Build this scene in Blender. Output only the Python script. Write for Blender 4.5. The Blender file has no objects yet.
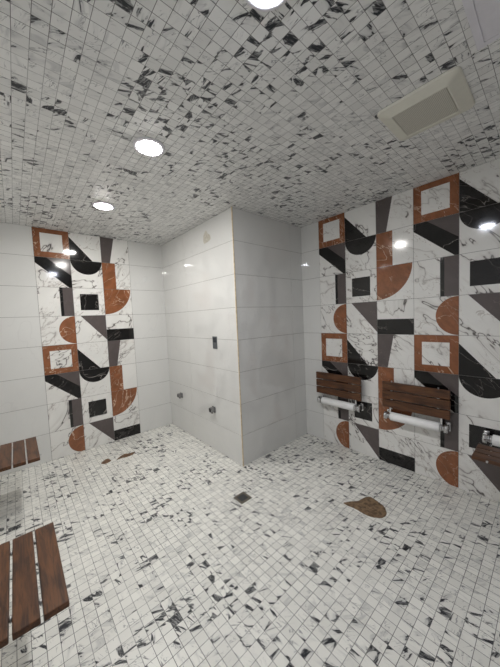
import bpy, bmesh, math, random
from mathutils import Vector, Matrix
random.seed(7)
S = bpy.context.scene
COL = S.collection
PI = math.pi

# ---------------------------------------------------------------- camera, world, exposure
cd = bpy.data.cameras.new('camera'); cam = bpy.data.objects.new('camera', cd); COL.objects.link(cam)
cd.sensor_fit = 'VERTICAL'; cd.sensor_height = 24.0; cd.lens = 269.1 * 24.0 / 667.0
cd.clip_start = 0.02
cam.location = (-1.5543, -1.9545, 1.4131)
cam.rotation_mode = 'XYZ'; cam.rotation_euler = (1.51184, 0.04264, -0.72137)
S.camera = cam
w = bpy.data.worlds.new('world'); S.world = w; w.use_nodes = True
w.node_tree.nodes['Background'].inputs[0].default_value = (0.8, 0.85, 1.0, 1)
w.node_tree.nodes['Background'].inputs[1].default_value = 0.05
S.view_settings.view_transform = 'Standard'; S.view_settings.look = 'None'
S.view_settings.gamma = 1.0; S.view_settings.use_curve_mapping = False
S.view_settings.exposure = 2.48
LAMP = 62.0            # radiance of the downlight lenses

# room numbers (metres)
ROW = 0.305; Z0 = 0.011          # tile rows start just under the floor level
HC = 2.417                       # ceiling
D = 1.538                        # far wall
W = 0.996                        # right wall
XL = -1.85                       # left wall
YB = -2.60                       # wall behind the camera
PW = 0.3062                      # width of a patterned tile

# ---------------------------------------------------------------- node helpers
class NT:
    def __init__(s, name):
        s.m = bpy.data.materials.new(name); s.m.use_nodes = True
        s.t = s.m.node_tree; s.b = s.t.nodes['Principled BSDF']
    def n(s, kind, **kw):
        x = s.t.nodes.new(kind)
        for k, v in kw.items(): setattr(x, k, v)
        return x
    def put(s, sock, v):
        if isinstance(v, bpy.types.NodeSocket): s.t.links.new(v, sock)
        else: sock.default_value = v
    def math(s, op, a, b=0.0, c=0.0, clamp=False):
        x = s.n('ShaderNodeMath', operation=op, use_clamp=clamp)
        s.put(x.inputs[0], a); s.put(x.inputs[1], b); s.put(x.inputs[2], c)
        return x.outputs[0]
    def vm(s, op, a, b=(0, 0, 0), scale=None):
        x = s.n('ShaderNodeVectorMath', operation=op)
        s.put(x.inputs[0], a); s.put(x.inputs[1], b)
        if scale is not None: s.put(x.inputs['Scale'], scale)
        return x.outputs['Value'] if op in ('LENGTH', 'DOT_PRODUCT') else x.outputs[0]
    def noise(s, vec, scale, detail=2.0, rough=0.5, dist=0.0):
        x = s.n('ShaderNodeTexNoise')
        s.put(x.inputs['Vector'], vec); x.inputs['Scale'].default_value = scale
        x.inputs['Detail'].default_value = detail; x.inputs['Roughness'].default_value = rough
        x.inputs['Distortion'].default_value = dist
        return x.outputs['Fac']
    def mapr(s, v, a, b, c=0.0, d=1.0, smooth=True):
        x = s.n('ShaderNodeMapRange'); x.interpolation_type = 'SMOOTHSTEP' if smooth else 'LINEAR'
        s.put(x.inputs['Value'], v)
        for i, q in zip((1, 2, 3, 4), (a, b, c, d)): s.put(x.inputs[i], q)
        return x.outputs[0]
    def mix(s, f, a, b):
        x = s.n('ShaderNodeMix', data_type='RGBA')
        s.put(x.inputs[0], f); s.put(x.inputs[6], a); s.put(x.inputs[7], b)
        return x.outputs[2]
    def pos(s): return s.n('ShaderNodeTexCoord').outputs['Object']
    def scalev(s, v, sc): return s.vm('MULTIPLY', v, sc)
    def rot(s, v, e):
        x = s.n('ShaderNodeVectorRotate', rotation_type='EULER_XYZ'); s.put(x.inputs['Vector'], v)
        x.inputs['Rotation'].default_value = e; return x.outputs[0]
    def bump(s, h, strength, dist):
        x = s.n('ShaderNodeBump'); x.inputs['Strength'].default_value = strength; x.inputs['Distance'].default_value = dist
        s.put(x.inputs['Height'], h); s.put(s.b.inputs['Normal'], x.outputs[0])
    def done(s, col=None, rough=None, metal=None, spec=None):
        for k, v in (('Base Color', col), ('Roughness', rough), ('Metallic', metal), ('Specular IOR Level', spec)):
            if v is not None: s.put(s.b.inputs[k], v)
        return s.m
def c4(r, g, b): return (r, g, b, 1.0)
def srgb(r, g, b):
    f = lambda c: (c / 255 / 12.92) if c / 255 <= .04045 else ((c / 255 + .055) / 1.055) ** 2.4
    return (f(r), f(g), f(b), 1.0)

def plain(name, col, rough=0.5, metal=0.0, var=0.06, spec=0.5):
    t = NT(name)
    n = t.noise(t.pos(), 35.0, 3.0)
    k = t.mapr(n, 0.3, 0.7, 1 - var, 1 + var)
    cc = t.vm('SCALE', tuple(col[:3]), scale=k)
    return t.done(cc, rough, metal, spec)

def mosaic(name, pitch, offx, offy, base, grout_col, g, rough, thr_hi=0.685, thr_lo=0.568):
    """small square marble tiles, each one cut from another place of the slab"""
    t = NT(name); p = t.pos()
    q = t.vm('ADD', t.scalev(p, (1 / pitch, 1 / pitch, 0)), (offx, offy, 0))
    cell = t.vm('FLOOR', q); fr = t.vm('FRACTION', q)
    d = t.vm('ABSOLUTE', t.vm('SUBTRACT', fr, (0.5, 0.5, 0.0)))
    sx = t.n('ShaderNodeSeparateXYZ'); t.put(sx.inputs[0], d)
    edge = t.math('MAXIMUM', sx.outputs[0], sx.outputs[1])
    wn = t.n('ShaderNodeTexWhiteNoise', noise_dimensions='3D'); t.put(wn.inputs['Vector'], t.vm('ADD', cell, (0.5, 0.5, 3.5)))
    rnd = wn.outputs['Color']; rv = wn.outputs['Value']
    # turn the slab in steps of a random angle around the tile centre
    vr = t.n('ShaderNodeVectorRotate', rotation_type='Z_AXIS')
    t.put(vr.inputs['Vector'], t.vm('SUBTRACT', fr, (0.5, 0.5, 0.0))); t.put(vr.inputs['Angle'], t.math('MULTIPLY', rv, 1.7))
    loc = t.vm('ADD', vr.outputs[0], t.scalev(rnd, (37.0, 53.0, 29.0)))
    st = t.scalev(loc, (0.6, 1.6, 1.0))
    clump = t.noise(p, 3.1, 2.0)
    n1 = t.noise(st, 0.55, 3.5, 0.5, 1.1)
    thr = t.mapr(clump, 0.34, 0.66, thr_hi, thr_lo)
    dark = t.mapr(t.math('SUBTRACT', n1, thr), 0.0, 0.02)
    streak = t.mapr(t.noise(t.scalev(loc, (0.8, 4.5, 1)), 1.8, 3.0, 0.6, 0.8), 0.35, 0.62)
    dark = t.math('MULTIPLY', dark, t.mapr(streak, 0.0, 0.7, 0.5, 1.0))
    # grey clouding and fine veins
    cl = t.mapr(n1, 0.50, 0.68)
    v2 = t.math('ABSOLUTE', t.math('SUBTRACT', t.noise(st, 0.8, 3.0, 0.55, 1.2), 0.5))
    vein = t.math('MULTIPLY', t.mapr(v2, 0.0, 0.022, 1.0, 0.0), t.mapr(t.noise(loc, 0.9), 0.48, 0.62))
    tone = t.mapr(rv, 0.0, 1.0, 0.90, 1.04, smooth=False)
    bc = t.vm('SCALE', tuple(base[:3]), scale=tone)
    c = t.mix(t.math('MULTIPLY', cl, 0.38), bc, srgb(120, 124, 130))
    c = t.mix(t.math('MULTIPLY', vein, 0.75), c, srgb(95, 98, 104))
    c = t.mix(t.math('MULTIPLY', dark, 1.0), c, srgb(24, 28, 36))
    gm = t.mapr(edge, 0.5 - g / pitch * 0.72, 0.5 - g / pitch * 0.38)
    gm2 = t.math('MULTIPLY', gm, t.mapr(t.noise(p, 2.3, 1.0), 0.35, 0.65, 0.6, 1.0))
    c = t.mix(gm2, c, grout_col)
    t.bump(t.math('SUBTRACT', 1.0, gm), 0.5, 0.0008)
    r = t.math('ADD', t.math('MULTIPLY', gm, 0.4), rough)
    return t.done(c, r, 0.0, 0.5)

def veined(name, base, vcol, vcol2, scale, width, amount, rough, tilt=0.8, mott=0.05, spec=0.5, dark=None):
    """polished slab with diagonal branching veins; changes from tile to tile"""
    t = NT(name); p = t.pos()
    sx = t.n('ShaderNodeSeparateXYZ'); t.put(sx.inputs[0], p)
    h = t.math('ADD', sx.outputs[0], sx.outputs[1])
    cv = t.n('ShaderNodeCombineXYZ'); t.put(cv.inputs[0], h); t.put(cv.inputs[1], sx.outputs[2])
    zc = t.math('FLOOR', t.math('DIVIDE', t.math('ADD', sx.outputs[2], Z0), ROW))
    t.put(cv.inputs[2], t.math('MULTIPLY', zc, 3.7))
    vr = t.n('ShaderNodeVectorRotate', rotation_type='Z_AXIS'); t.put(vr.inputs['Vector'], cv.outputs[0]); vr.inputs['Angle'].default_value = -tilt
    v = t.scalev(vr.outputs[0], (0.65, 1.2, 1.0))
    a = t.math('ABSOLUTE', t.math('SUBTRACT', t.noise(v, scale, 4.0, 0.6, 0.6), 0.5))
    b = t.math('ABSOLUTE', t.math('SUBTRACT', t.noise(t.vm('ADD', v, (7.3, 2.1, 0.4)), scale * 2.2, 4.0, 0.6, 0.9), 0.5))
    m = t.mapr(t.noise(v, scale * 0.9, 1.0), 0.42, 0.6)
    v1 = t.math('MULTIPLY', t.mapr(a, 0.0, width, 1.0, 0.0), t.mapr(m, 0, 1, 0.35, 1.0))
    v2 = t.math('MULTIPLY', t.mapr(b, 0.0, width * 0.8, 1.0, 0.0), t.math('SUBTRACT', 1.0, m))
    k = t.mapr(t.noise(v, scale * 3, 3.0), 0.3, 0.7, 1 - mott, 1 + mott)
    c = t.vm('SCALE', tuple(base[:3]), scale=k)
    halo = t.math('MULTIPLY', t.mapr(a, 0.0, width * 4, 1.0, 0.0), 0.22 * amount)
    c = t.mix(halo, c, vcol2)
    c = t.mix(t.math('MULTIPLY', v1, amount), c, vcol)
    c = t.mix(t.math('MULTIPLY', v2, amount * 0.8), c, vcol2)
    return t.done(c, rough, 0.0, spec)

def wood(name, c1, c2):
    t = NT(name); p = t.pos()
    v = t.scalev(p, (1.0, 0.09, 1.0))
    g = t.noise(v, 95.0, 5.0, 0.65, 0.7)
    g2 = t.noise(t.scalev(p, (1, 0.2, 1)), 22.0, 2.0, 0.5, 1.5)
    f = t.math('ADD', t.math('MULTIPLY', g, 0.6), t.math('MULTIPLY', g2, 0.4))
    c = t.mix(t.mapr(f, 0.36, 0.64), c1, c2)
    t.bump(g, 0.15, 0.001)
    return t.done(c, 0.42, 0.0, 0.4)

M = {}
M['floor'] = mosaic('floor_marble_mosaic', 0.0495, 0.21, 0.37, srgb(230, 229, 223), srgb(84, 84, 82), 0.0021, 0.30)
M['ceiling'] = mosaic('ceiling_marble_mosaic', 0.0495, 0.12, 0.61, srgb(230, 230, 228), srgb(112, 111, 109), 0.0019, 0.40, 0.675, 0.560)
M['white'] = veined('white_glazed_tile', srgb(217, 217, 215), srgb(196, 196, 196), srgb(214, 214, 213), 1.2, 0.008, 0.22, 0.05, mott=0.012, spec=0.85)
M['grout'] = plain('wall_grout', srgb(112, 111, 108), 0.8)
M['marble'] = veined('white_marble_tile', srgb(226, 225, 222), srgb(70, 64, 63), srgb(140, 126, 118), 2.5, 0.010, 0.95, 0.09, mott=0.03)
M['orange'] = veined('rust_marble_inlay', srgb(136, 86, 57), srgb(212, 184, 160), srgb(98, 62, 42), 5.0, 0.013, 0.85, 0.10, tilt=0.9, mott=0.16)
M['black'] = veined('black_marble_inlay', srgb(17, 15, 15), srgb(170, 165, 160), srgb(52, 46, 44), 3.0, 0.005, 0.8, 0.07, tilt=0.6, mott=0.2)
M['grey'] = veined('grey_stone_inlay', srgb(88, 80, 79), srgb(128, 118, 115), srgb(84, 76, 75), 4.0, 0.006, 0.4, 0.12, mott=0.06)
M['edge'] = plain('raw_beige_edge', srgb(206, 190, 162), 0.7, var=0.15)
M['wood'] = wood('dark_teak', srgb(56, 34, 22), srgb(100, 64, 38))
M['chrome'] = plain('polished_chrome', (0.62, 0.62, 0.63), 0.14, 1.0, 0.02)
M['darkchrome'] = plain('smoked_chrome', (0.30, 0.30, 0.31), 0.2, 1.0, 0.03)
M['steel'] = plain('brushed_steel', (0.6, 0.6, 0.6), 0.35, 1.0, 0.05)
M['wrap'] = plain('white_plastic_wrap', srgb(240, 240, 240), 0.45, var=0.03)
M['slate'] = plain('dark_grey_cover', srgb(92, 96, 100), 0.4, 0.3, 0.06)
M['darkglass'] = plain('dark_window', srgb(52, 55, 60), 0.25, 0.0, 0.05)
M['hole'] = plain('dark_opening', srgb(26, 25, 24), 0.6)
M['drainmetal'] = plain('tarnished_drain_metal', srgb(112, 106, 98), 0.4, 0.6, 0.1)
M['fanplastic'] = plain('cream_white_plastic', srgb(214, 212, 200), 0.5, var=0.02)
M['panelwhite'] = plain('white_panel_paint', srgb(222, 220, 226), 0.55, var=0.02)
def grille_mat():
    t = NT('fan_grille_mesh'); p = t.pos()
    q = t.scalev(p, (1 / 0.006, 1 / 0.006, 0)); fr = t.vm('ABSOLUTE', t.vm('SUBTRACT', t.vm('FRACTION', q), (0.5, 0.5, 0)))
    L = t.vm('LENGTH', fr); k = t.mapr(L, 0.18, 0.34)
    c = t.mix(k, srgb(140, 137, 128), srgb(200, 197, 186))
    return t.done(c, 0.6)
M['grille'] = grille_mat()
def dirt_mat(name, a, b):
    t = NT(name); n = t.noise(t.pos(), 38.0, 4.0, 0.6, 0.5)
    return t.done(t.mix(t.mapr(n, 0.35, 0.65), a, b), 0.75)
M['dirt'] = dirt_mat('brown_mud', srgb(88, 70, 52), srgb(132, 108, 82))
M['dirtdark'] = dirt_mat('dark_brown_mud', srgb(84, 62, 46), srgb(120, 92, 68))
M['patch'] = dirt_mat('beige_adhesive', srgb(196, 193, 182), srgb(182, 176, 164))
def emit(name, col, s):
    t = NT(name); t.put(t.b.inputs['Base Color'], c4(0.9, 0.9, 0.9))
    t.put(t.b.inputs['Emission Color'], col); t.b.inputs['Emission Strength'].default_value = s
    return t.m
M['lens_warm'] = emit('lit_lens_neutral', c4(1.0, 0.975, 0.93), LAMP)
M['lens_cool'] = emit('lit_lens_cool', c4(0.84, 0.88, 1.0), LAMP * 0.65)

# ---------------------------------------------------------------- mesh helpers
def obj(name, bm, mats, parent=None, smooth=False):
    me = bpy.data.meshes.new(name)
    bmesh.ops.recalc_face_normals(bm, faces=bm.faces) if bm.faces and smooth != 'keep' else None
    bm.to_mesh(me); bm.free()
    for m in (mats if isinstance(mats, (list, tuple)) else [mats]): me.materials.append(m)
    if smooth is True:
        for p in me.polygons: p.use_smooth = True
    o = bpy.data.objects.new(name, me); COL.objects.link(o)
    if parent: o.parent = parent
    return o
def tag(o, label=None, cat=None, group=None, kind=None):
    if label: o['label'] = label
    if cat: o['category'] = cat
    if group: o['group'] = group
    if kind: o['kind'] = kind
    return o
def thing(name, loc, label, cat, group=None, rz=0.0):
    o = bpy.data.objects.new(name, None); COL.objects.link(o); o.empty_display_size = 0.05
    o.location = loc; o.rotation_euler = (0, 0, rz)
    return tag(o, label, cat, group)
def struct(name, bm, mats):
    return tag(obj(name, bm, mats), kind='structure')
def box(bm, lo, hi, bev=0.0, seg=2, mi=0):
    t = bmesh.new()
    v = [t.verts.new((x, y, z)) for x in (lo[0], hi[0]) for y in (lo[1], hi[1]) for z in (lo[2], hi[2])]
    for f in ((0, 1, 3, 2), (4, 6, 7, 5), (0, 4, 5, 1), (2, 3, 7, 6), (0, 2, 6, 4), (1, 5, 7, 3)):
        t.faces.new([v[i] for i in f])
    bmesh.ops.recalc_face_normals(t, faces=t.faces)
    if bev: bmesh.ops.bevel(t, geom=list(t.edges), offset=bev, segments=seg, affect='EDGES', profile=0.5)
    join(bm, t, mi)
def join(bm, t, mi=0):
    mp = {v: bm.verts.new(v.co) for v in t.verts}
    for f in t.faces:
        try:
            nf = bm.faces.new([mp[v] for v in f.verts]); nf.material_index = mi; nf.smooth = f.smooth
        except ValueError: pass
    t.free()
def ring_loft(bm, rings, cap0=True, cap1=True, mi=0, smooth=False):
    R = [[bm.verts.new(c) for c in r] for r in rings]
    n = len(R[0])
    for a, b in zip(R, R[1:]):
        for i in range(n):
            f = bm.faces.new((a[i], a[(i + 1) % n], b[(i + 1) % n], b[i])); f.material_index = mi; f.smooth = smooth
    if cap0: f = bm.faces.new(R[0][::-1]); f.material_index = mi
    if cap1: f = bm.faces.new(R[-1]); f.material_index = mi
def lathe(bm, prof, axis='z', origin=(0, 0, 0), n=32, cap0=True, cap1=True):
    """prof: (radius, height) list"""
    rings = []
    for r, h in prof:
        rr = []
        for i in range(n):
            a = 2 * PI * i / n; c, s_ = r * math.cos(a), r * math.sin(a)
            p = {'z': (c, s_, h), 'y': (s_, h, c), 'x': (h, c, s_)}[axis]
            rr.append(tuple(p[k] + origin[k] for k in range(3)))
        rings.append(rr)
    ring_loft(bm, rings, cap0, cap1, smooth=True)
def rrect(x0, x1, y0, y1, r, n=6):
    out = []
    for cx, cy, a0 in ((x1 - r, y1 - r, 0), (x0 + r, y1 - r, PI / 2), (x0 + r, y0 + r, PI), (x1 - r, y0 + r, 1.5 * PI)):
        for i in range(n + 1):
            a = a0 + PI / 2 * i / n; out.append((cx + r * math.cos(a), cy + r * math.sin(a)))
    return out

# ---------------------------------------------------------------- tiled walls
# a wall frame maps (u along the wall, v up, w out of the wall) to the room
def frame(kind):
    if kind == 'far':   return lambda u, v, w_: (u, D - w_, v)
    if kind == 'right': return lambda u, v, w_: (W - w_, -u, v)          # u grows towards the camera
    if kind == 'left':  return lambda u, v, w_: (XL + w_, u, v)
    if kind == 'back':  return lambda u, v, w_: (u, YB + w_, v)
    if kind == 'boxl':  return lambda u, v, w_: (-w_, u, v)
    if kind == 'boxr':  return lambda u, v, w_: (u, -w_, v)
GAP = 0.0014; TT = 0.002
SLOT = {'grout': 0, 'white': 1, 'marble': 2, 'orange': 3, 'black': 4, 'grey': 5}
SLOTS = [M[k] for k in ('grout', 'white', 'marble', 'orange', 'black', 'grey')]
def slab3(bm, F, u0, u1, v0, v1, w0, w1, mi):
    vs = [bm.verts.new(F(u, v, w_)) for u in (u0, u1) for v in (v0, v1) for w_ in (w0, w1)]
    for f in ((0, 1, 3, 2), (4, 6, 7, 5), (0, 4, 5, 1), (2, 3, 7, 6), (0, 2, 6, 4), (1, 5, 7, 3)):
        bm.faces.new([vs[i] for i in f]).material_index = mi
def prism(bm, F, poly, w0, w1, mi):
    n = len(poly)
    A = [bm.verts.new(F(u, v, w0)) for u, v in poly]; B = [bm.verts.new(F(u, v, w1)) for u, v in poly]
    bm.faces.new(A).material_index = mi; bm.faces.new(B).material_index = mi
    for i in range(n): bm.faces.new((A[i], A[(i + 1) % n], B[(i + 1) % n], B[i])).material_index = mi
def rows():
    out = []
    for k in range(8):
        out.append((max(0.0, k * ROW - Z0), min(HC, (k + 1) * ROW - Z0), 7 - k))      # row counted from the top
    return out
def arc(cx, cy, r, a0, a1, n=28):
    return [(cx + r * math.cos(a0 + (a1 - a0) * i / n), cy + r * math.sin(a0 + (a1 - a0) * i / n)) for i in range(n + 1)]
# the twelve designs, in tile coordinates (0..1 rightwards and upwards)
b0 = 0.19
DES = {
    (0, 0): [('orange', [(0, 0), (1, 0), (1, b0), (0, b0)]), ('orange', [(0, 1 - b0), (1, 1 - b0), (1, 1), (0, 1)]),
             ('orange', [(0, b0), (b0, b0), (b0, 1 - b0), (0, 1 - b0)]), ('orange', [(1 - b0, b0), (1, b0), (1, 1 - b0), (1 - b0, 1 - b0)])],
    (0, 1): [('black', [(0, .80), (.91, 0), (1, 0), (1, .43), (.32, 1), (0, 1)]), ('grey', [(.32, 1), (1, .43), (1, 1)])],
    (0, 2): [('black', [(.61, 0), (.70, 0), (.70, 1), (.61, 1)]), ('grey', [(.70, 0), (1, 0), (1, 1), (.70, 1)])],
    (0, 3): [('orange', arc(1, .5, .49, PI / 2, 1.5 * PI))],
    (1, 0): [('black', [(0, 0), (.70, 0), (0, .80)])],
    (1, 1): [('black', arc(.5, 1, .5, PI, 2 * PI))],
    (1, 2): [('black', [(.21, .20), (.80, .20), (.80, .79), (.21, .79)])],
    (1, 3): [('grey', [(.18, 1), (1, .06), (1, 1)])],
    (2, 0): [('grey', [(0, 0), (.29, 0), (.47, 1), (0, 1)])],
    (2, 1): [('orange', [(0, 0), (.46, 0), (.46, 1), (0, 1)])],
    (2, 2): [('orange', [(0, 1)] + arc(0, 1, .97, -PI / 2, 0))],
    (2, 3): [('black', [(0, 0), (1, 0), (1, .45), (0, .45)])],
}
def tiled_wall(name, kind, spans, u_lo, u_hi, v_hi=HC):
    """spans: list of (u0, u1, 'white' or pattern column)"""
    bm = bmesh.new(); F = frame(kind)
    slab3(bm, F, u_lo, u_hi, -0.02, v_hi, -0.10, 0.0, 0)
    for u0, u1, what in spans:
        for v0, v1, r in rows():
            a0, a1, c0, c1 = u0 + GAP, u1 - GAP, v0 + GAP, v1 - GAP
            slab3(bm, F, a0, a1, c0, c1, 0.0, TT, SLOT['white' if what == 'white' else 'marble'])
            if what == 'white': continue
            for mk, poly in DES[(what, r % 4)]:
                full0 = (7 - r) * ROW - Z0
                P_ = []
                for pu, pv in poly:
                    uu = u0 + pu * (u1 - u0); vv = full0 + pv * ROW
                    P_.append((min(max(uu, a0), a1), min(max(vv, c0), c1)))
                prism(bm, F, P_, TT - 0.0005, TT + 0.0004, SLOT[mk])
    return struct(name, bm, SLOTS)

q0 = -1.349
far_spans = [(XL, q0, 'white')] + [(q0 + i * PW, q0 + (i + 1) * PW, i) for i in range(3)] + [(q0 + 3 * PW, 0.0, 'white')]
tiled_wall('wall_far', 'far', far_spans, XL - 0.1, 0.0)
p0 = 0.238
rs = [(0.0, p0, 'white')] + [(p0 + i * PW, p0 + (i + 1) * PW, i % 3) for i in range(6)]
rs += [(p0 + 6 * PW, -YB, 'white')]
tiled_wall('wall_right', 'right', rs, 0.0, -YB + 0.1)
tiled_wall('wall_left', 'left', [(YB, -1.9, 'white'), (-1.9, -1.0, 'white'), (-1.0, -0.1, 'white'), (-0.1, 0.8, 'white'), (0.8, D, 'white')], YB - 0.1, D + 0.1)
tiled_wall('wall_back', 'back', [(XL, -0.95, 'white'), (-0.95, 0.0, 'white'), (0.0, W, 'white')], XL - 0.1, W + 0.1)
# the boxed-out corner: left face and right face
tiled_wall('wall_corner_left', 'boxl', [(0.0, 0.916, 'white'), (0.916, D, 'white')], 0.1, D)
tiled_wall('wall_corner_right', 'boxr', [(0.0, 0.797, 'white'), (0.797, W, 'white')], 0.0, W + 0.1)

bm = bmesh.new(); box(bm, (XL - 0.1, YB - 0.1, -0.08), (W + 0.1, D + 0.1, 0.0)); struct('floor', bm, M['floor'])
bm = bmesh.new(); box(bm, (XL - 0.1, YB - 0.1, HC), (W + 0.1, D + 0.1, HC + 0.08)); struct('ceiling', bm, M['ceiling'])
# raw beige strip on the outer corner, slightly uneven
bm = bmesh.new(); rings = []
for i in range(41):
    z = i * HC / 40; k = 0.0016 * math.sin(z * 5.1) + 0.0009 * math.sin(z * 13 + 1) + (0.002 if z > HC - 0.32 else 0)
    r = 0.0045 + k * 0.6
    rings.append([(-r, -r, z), (0.004, -r, z), (0.004, 0.0, z), (0.0, 0.004, z), (-r, 0.004, z)])
ring_loft(bm, rings); struct('trim_1', bm, M['edge'])

# ---------------------------------------------------------------- ceiling downlights
def downlight(x, y, lens, label):
    t = thing('ceiling_light', (x, y, HC), label, 'ceiling light', 'recessed ceiling lights')
    b = bmesh.new()
    lathe(b, [(0.058, 0.0), (0.088, 0.0), (0.086, -0.004), (0.078, -0.007), (0.066, -0.007), (0.064, -0.004), (0.064, -0.001)], cap0=False, cap1=False)
    obj('trim_ring', b, M['panelwhite'], t, True)
    b = bmesh.new()
    lathe(b, [(0.0635, -0.0005), (0.0635, -0.0065), (0.060, -0.009), (0.05, -0.011), (0.025, -0.0125), (0.004, -0.013)])
    obj('lens', b, lens, t, True)
    return t
downlight(-0.905, 0.61, M['lens_warm'], 'small lit round ceiling light nearest the far patterned wall')
downlight(-0.895, -0.39, M['lens_warm'], 'lit round ceiling light in the middle of the tiled ceiling')
downlight(-0.915, -1.372, M['lens_cool'], 'bluish ceiling light at the top edge, nearest the viewer')

# ---------------------------------------------------------------- exhaust fan cover
t = thing('exhaust_fan', (0.068, -1.503, HC), 'cream square exhaust fan cover with recessed mesh grille on ceiling', 'exhaust fan')
b = bmesh.new(); H_ = 0.172
def lvl(s_, r, z): return [(x, y, z) for x, y in rrect(-s_, s_, -s_, s_, r)]
ring_loft(b, [lvl(H_, 0.03, 0.0), lvl(H_, 0.03, -0.006), lvl(H_ - 0.004, 0.028, -0.011), lvl(0.122, 0.012, -0.028), lvl(0.116, 0.008, -0.028), lvl(0.112, 0.006, -0.022)], cap0=True, cap1=True)
obj('cover_frame', b, M['fanplastic'], t)
b = bmesh.new(); ring_loft(b, [lvl(0.111, 0.005, -0.0222), lvl(0.111, 0.005, -0.0245)])
obj('grille', b, M['grille'], t)

# white ceiling panel, mostly cut by the frame
t = thing('ceiling_panel', (-0.43, -2.035, HC), 'white square flush panel at the upper right corner of ceiling', 'ceiling panel')
b = bmesh.new(); 
def lv2(s_, r, z): return [(x, y, z) for x, y in rrect(-s_, s_, -s_, s_, r, 3)]
ring_loft(b, [lv2(0.30, 0.004, 0), lv2(0.30, 0.004, -0.010), lv2(0.298, 0.003, -0.012), lv2(0.277, 0.003, -0.012), lv2(0.277, 0.003, -0.009)])
obj('panel_frame', b, M['panelwhite'], t)
b = bmesh.new(); ring_loft(b, [lv2(0.2735, 0.003, -0.0092), lv2(0.2735, 0.003, -0.0125)])
obj('panel_face', b, M['panelwhite'], t)

# ---------------------------------------------------------------- folding teak shower seats
# local frame: x = out of the wall, y = along the wall, z up; seat length L along y
SL = 0.505; HU, HZ = 0.062, 0.478
def seat(down, loc, rz, label, group=None):
    t = thing('folding_shower_seat', loc, label, 'shower seat', group, rz)
    def place(o):           # rotate slats up around the hinge when folded
        if not down:
            o.matrix_local = Matrix.Translation((HU, 0, HZ)) @ Matrix.Rotation(-PI / 2, 4, 'Y') @ Matrix.Translation((-HU, 0, -HZ))
    for k in range(3):
        u0 = 0.142 + k * 0.0795
        b = bmesh.new(); box(b, (-0.0355, -SL / 2, -0.0125), (0.0355, SL / 2, 0.0125), 0.004, 3)
        for v in b.verts: v.co.x += u0 + 0.0355; v.co.z += HZ - 0.032 if down else HZ - 0.005
        place(obj('slat', b, M['wood'], t))
    zz = HZ - 0.032 if down else HZ - 0.005
    for s_ in (-1, 1):
        b = bmesh.new(); lathe(b, [(0.0055, 0.13), (0.0055, 0.385)], 'x', (0, s_ * 0.175, zz), 14)
        lathe(b, [(0.0108, 0.2145), (0.0108, 0.2205)], 'x', (0, s_ * 0.175, zz), 14); lathe(b, [(0.0108, 0.294), (0.0108, 0.300)], 'x', (0, s_ * 0.175, zz), 14)
        place(obj('support_bar', b, M['steel'], t))
    b = bmesh.new(); lathe(b, [(0.035, -0.185), (0.037, -0.183), (0.0365, -0.05), (0.0372, 0.06), (0.037, 0.183), (0.035, 0.185)], 'y', (HU, 0, HZ))
    tag(obj('hinge_roller', b, M['wrap'], t), 'white wrapped roller')
    for s_ in (-1, 1):
        b = bmesh.new()
        ys = [s_ * v for v in (0.185, 0.200, 0.2005, 0.214, 0.2145, 0.236, 0.241)]
        lathe(b, list(zip((0.028, 0.028, 0.022, 0.022, 0.036, 0.036, 0.027), ys)), 'y', (HU, 0, HZ))
        e = obj('end_cap', b, M['chrome'], t, True); tag(e, 'chrome end cap')
        b = bmesh.new(); y = s_ * 0.225
        box(b, (0.0, y - 0.016, HZ - 0.036), (0.006, y + 0.016, HZ + 0.036), 0.002, 2)
        box(b, (0.004, y - 0.011, HZ - 0.024), (HU, y + 0.011, HZ + 0.024), 0.004, 2)
        obj('wall_bracket', b, M['chrome'], t)
        b = bmesh.new(); y = s_ * 0.192
        # bent arm joining the roller to the slats
        if down: box(b, (HU, y - 0.007, HZ - 0.038), (0.15, y + 0.007, HZ - 0.026), 0.002, 2)
        else: box(b, (HU - 0.012, y - 0.007, HZ), (HU + 0.0, y + 0.007, HZ + 0.088), 0.002, 2)
        obj('hinge_arm', b, M['chrome'], t)
    b = bmesh.new(); lathe(b, [(0.008, -0.22), (0.008, 0.22)], 'y', (0.03, 0, HZ - 0.03), 12)
    obj('rear_rail', b, M['chrome'], t, True)
    return t
G = 'folding teak shower seats'
seat(False, (W - TT - 0.0004, -0.462, 0), PI, 'folded-up slatted teak seat nearest the corner on the right patterned wall', G)
seat(False, (W - TT - 0.0004, -1.172, 0), PI, 'folded-up slatted teak seat in the middle of the three on the right wall', G)
seat(True, (W - TT - 0.0004, -1.855, 0), PI, 'folded-down teak seat cut by the right edge of the photo', G)
seat(True, (XL + TT, 0.782, 0), 0, 'lowered teak seat against the far left corner beside patterned wall', G)
seat(True, (XL + TT, -0.597, 0), 0, 'lowered teak seat in the foreground at the lower left', G)

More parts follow.
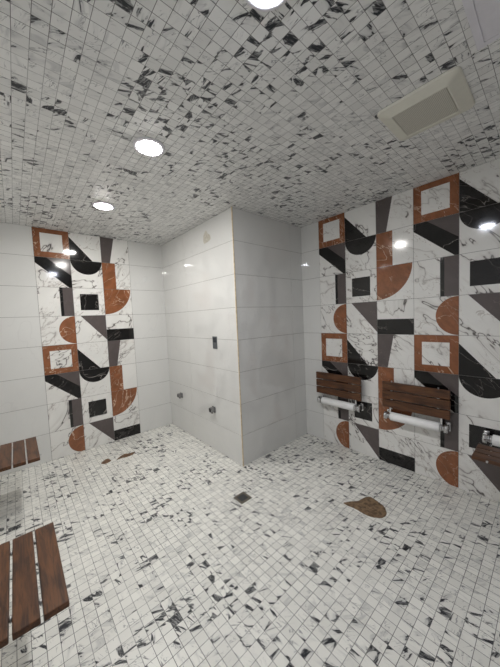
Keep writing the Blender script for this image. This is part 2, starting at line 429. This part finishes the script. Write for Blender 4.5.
# ---------------------------------------------------------------- wall fittings on the boxed corner
t = thing('control_plate', (-TT, 0.372, 1.171), 'dark grey rectangular control plate on the white tiled corner wall', 'control plate')
b = bmesh.new(); box(b, (-0.007, -0.038, -0.064), (0, 0.038, 0.064), 0.002, 2); obj('plate', b, M['slate'], t)
b = bmesh.new(); box(b, (-0.009, -0.026, 0.002), (-0.0065, 0.026, 0.054), 0.001, 1); obj('display', b, M['darkglass'], t)
def outlet(y, z, label):
    t = thing('shower_outlet', (-TT, y, z), label, 'shower outlet', 'chrome outlets on the corner wall')
    b = bmesh.new()
    L = lambda s_, r, x: [(x, a, c) for a, c in rrect(-s_, s_, -s_, s_, r)]
    ring_loft(b, [L(0.032, 0.012, 0), L(0.032, 0.012, -0.008), L(0.029, 0.011, -0.011)])
    obj('flange', b, M['darkchrome'], t)
    b = bmesh.new(); ring_loft(b, [L(0.025, 0.010, -0.010), L(0.025, 0.010, -0.050), L(0.023, 0.009, -0.053), L(0.014, 0.006, -0.053), L(0.013, 0.005, -0.036)])
    for v in b.verts: v.co.z += 0.003
    bd = obj('body', b, M['darkchrome'], t)
    b = bmesh.new(); lathe(b, [(0.009, -0.036), (0.009, -0.020)], 'z', (-0.028, 0, 0), 20); obj('nozzle', b, M['hole'], bd, True)
    b = bmesh.new(); lathe(b, [(0.0095, -0.037), (0.0095, -0.0535)], 'x', (0, 0, 0.004), 20); obj('port', b, M['hole'], bd, True)
outlet(1.195, 0.462, 'small chrome outlet on corner wall, the farther one near the far wall')
outlet(0.455, 0.448, 'chrome shower outlet on corner wall, the nearer one below the control plate')

def blob(name, pts, z, th, mat, label, cat, group, mapf=None, dome=0.0):
    """thin irregular patch: outline roughened, slightly domed"""
    mapf = mapf or (lambda x, y, h: (x, y, h))
    n = len(pts); out = []
    for i in range(n):
        a, b_, c, d_ = (Vector(pts[(i + k) % n]) for k in (-1, 0, 1, 2))
        for j in range(6):
            s_ = j / 6.0
            p = 0.5 * ((2 * b_) + (c - a) * s_ + (2 * a - 5 * b_ + 4 * c - d_) * s_ ** 2 + (-a + 3 * b_ - 3 * c + d_) * s_ ** 3)
            out.append(p + Vector((random.uniform(-1, 1), random.uniform(-1, 1))) * (b_ - c).length * 0.03)
    cx = sum((p for p in out), Vector((0, 0))) / len(out)
    bm = bmesh.new(); rings = []
    for sc, h in ((1.0, 0.0), (0.985, th * 0.6), (0.9, th), (0.6, th + dome * 0.7), (0.25, th + dome)):
        rings.append([(cx.x + (p.x - cx.x) * sc, cx.y + (p.y - cx.y) * sc, h + (random.uniform(0, dome * 0.5) if 0.2 < sc < 0.95 else 0)) for p in out])
    ring_loft(bm, [[mapf(*q) for q in r] for r in rings], smooth=False)
    o = obj(name, bm, mat); return tag(o, label, cat, group)
blob('adhesive_patch', [(0.440, 2.326), (0.475, 2.30), (0.493, 2.27), (0.488, 2.205), (0.42, 2.205), (0.362, 2.222), (0.37, 2.262), (0.41, 2.29)], 0, 0.0012, M['patch'],
     'small beige residue patch high on the white corner wall near ceiling', 'residue', None, lambda u, v, h: (-TT - h, u, v))
blob('mud_patch', [(0.205, -0.925), (0.300, -0.985), (0.375, -1.005), (0.410, -1.035), (0.395, -1.10), (0.375, -1.150), (0.315, -1.190), (0.245, -1.178), (0.205, -1.105), (0.208, -1.02)], 0, 0.002, M['dirt'],
     'large brown mud patch on the mosaic floor before the middle folded seat', 'dirt', 'brown patches on the floor', None, 0.004)
blob('mud_patch', [(-0.965, 1.105), (-0.915, 1.135), (-0.895, 1.08), (-0.905, 1.05), (-0.955, 1.035), (-0.985, 1.07)], 0, 0.002, M['dirtdark'],
     'small rounded brown dirt patch left of the long one, by far patterned wall', 'dirt', 'brown patches on the floor', None, 0.004)
blob('mud_patch', [(-0.85, 1.035), (-0.80, 1.085), (-0.75, 1.108), (-0.70, 1.075), (-0.655, 1.075), (-0.665, 1.045), (-0.715, 1.02), (-0.765, 1.02), (-0.80, 1.035)], 0, 0.002, M['dirtdark'],
     'long thin brown dirt patch before the black tile of far wall', 'dirt', 'brown patches on the floor', None, 0.004)

# ---------------------------------------------------------------- floor drain
t = thing('floor_drain', (-0.296, -0.345, 0.0), 'small square dark metal drain set in the mosaic floor', 'drain')
b = bmesh.new(); R_ = lambda s_, z: [(x, y, z) for x, y in rrect(-s_, s_, -s_, s_, 0.003, 2)]
ring_loft(b, [R_(0.053, 0.0), R_(0.053, 0.0025), R_(0.051, 0.0032), R_(0.033, 0.0032), R_(0.033, 0.0008)])
obj('drain_frame', b, M['drainmetal'], t)
b = bmesh.new(); ring_loft(b, [R_(0.0325, 0.001), R_(0.0325, 0.0018)]); gr = obj('grate', b, M['hole'], t)
b = bmesh.new()
for k in range(-2, 3): box(b, (k * 0.012 - 0.002, -0.032, 0.0018), (k * 0.012 + 0.002, 0.032, 0.0028))
obj('grate_bars', b, M['slate'], gr)
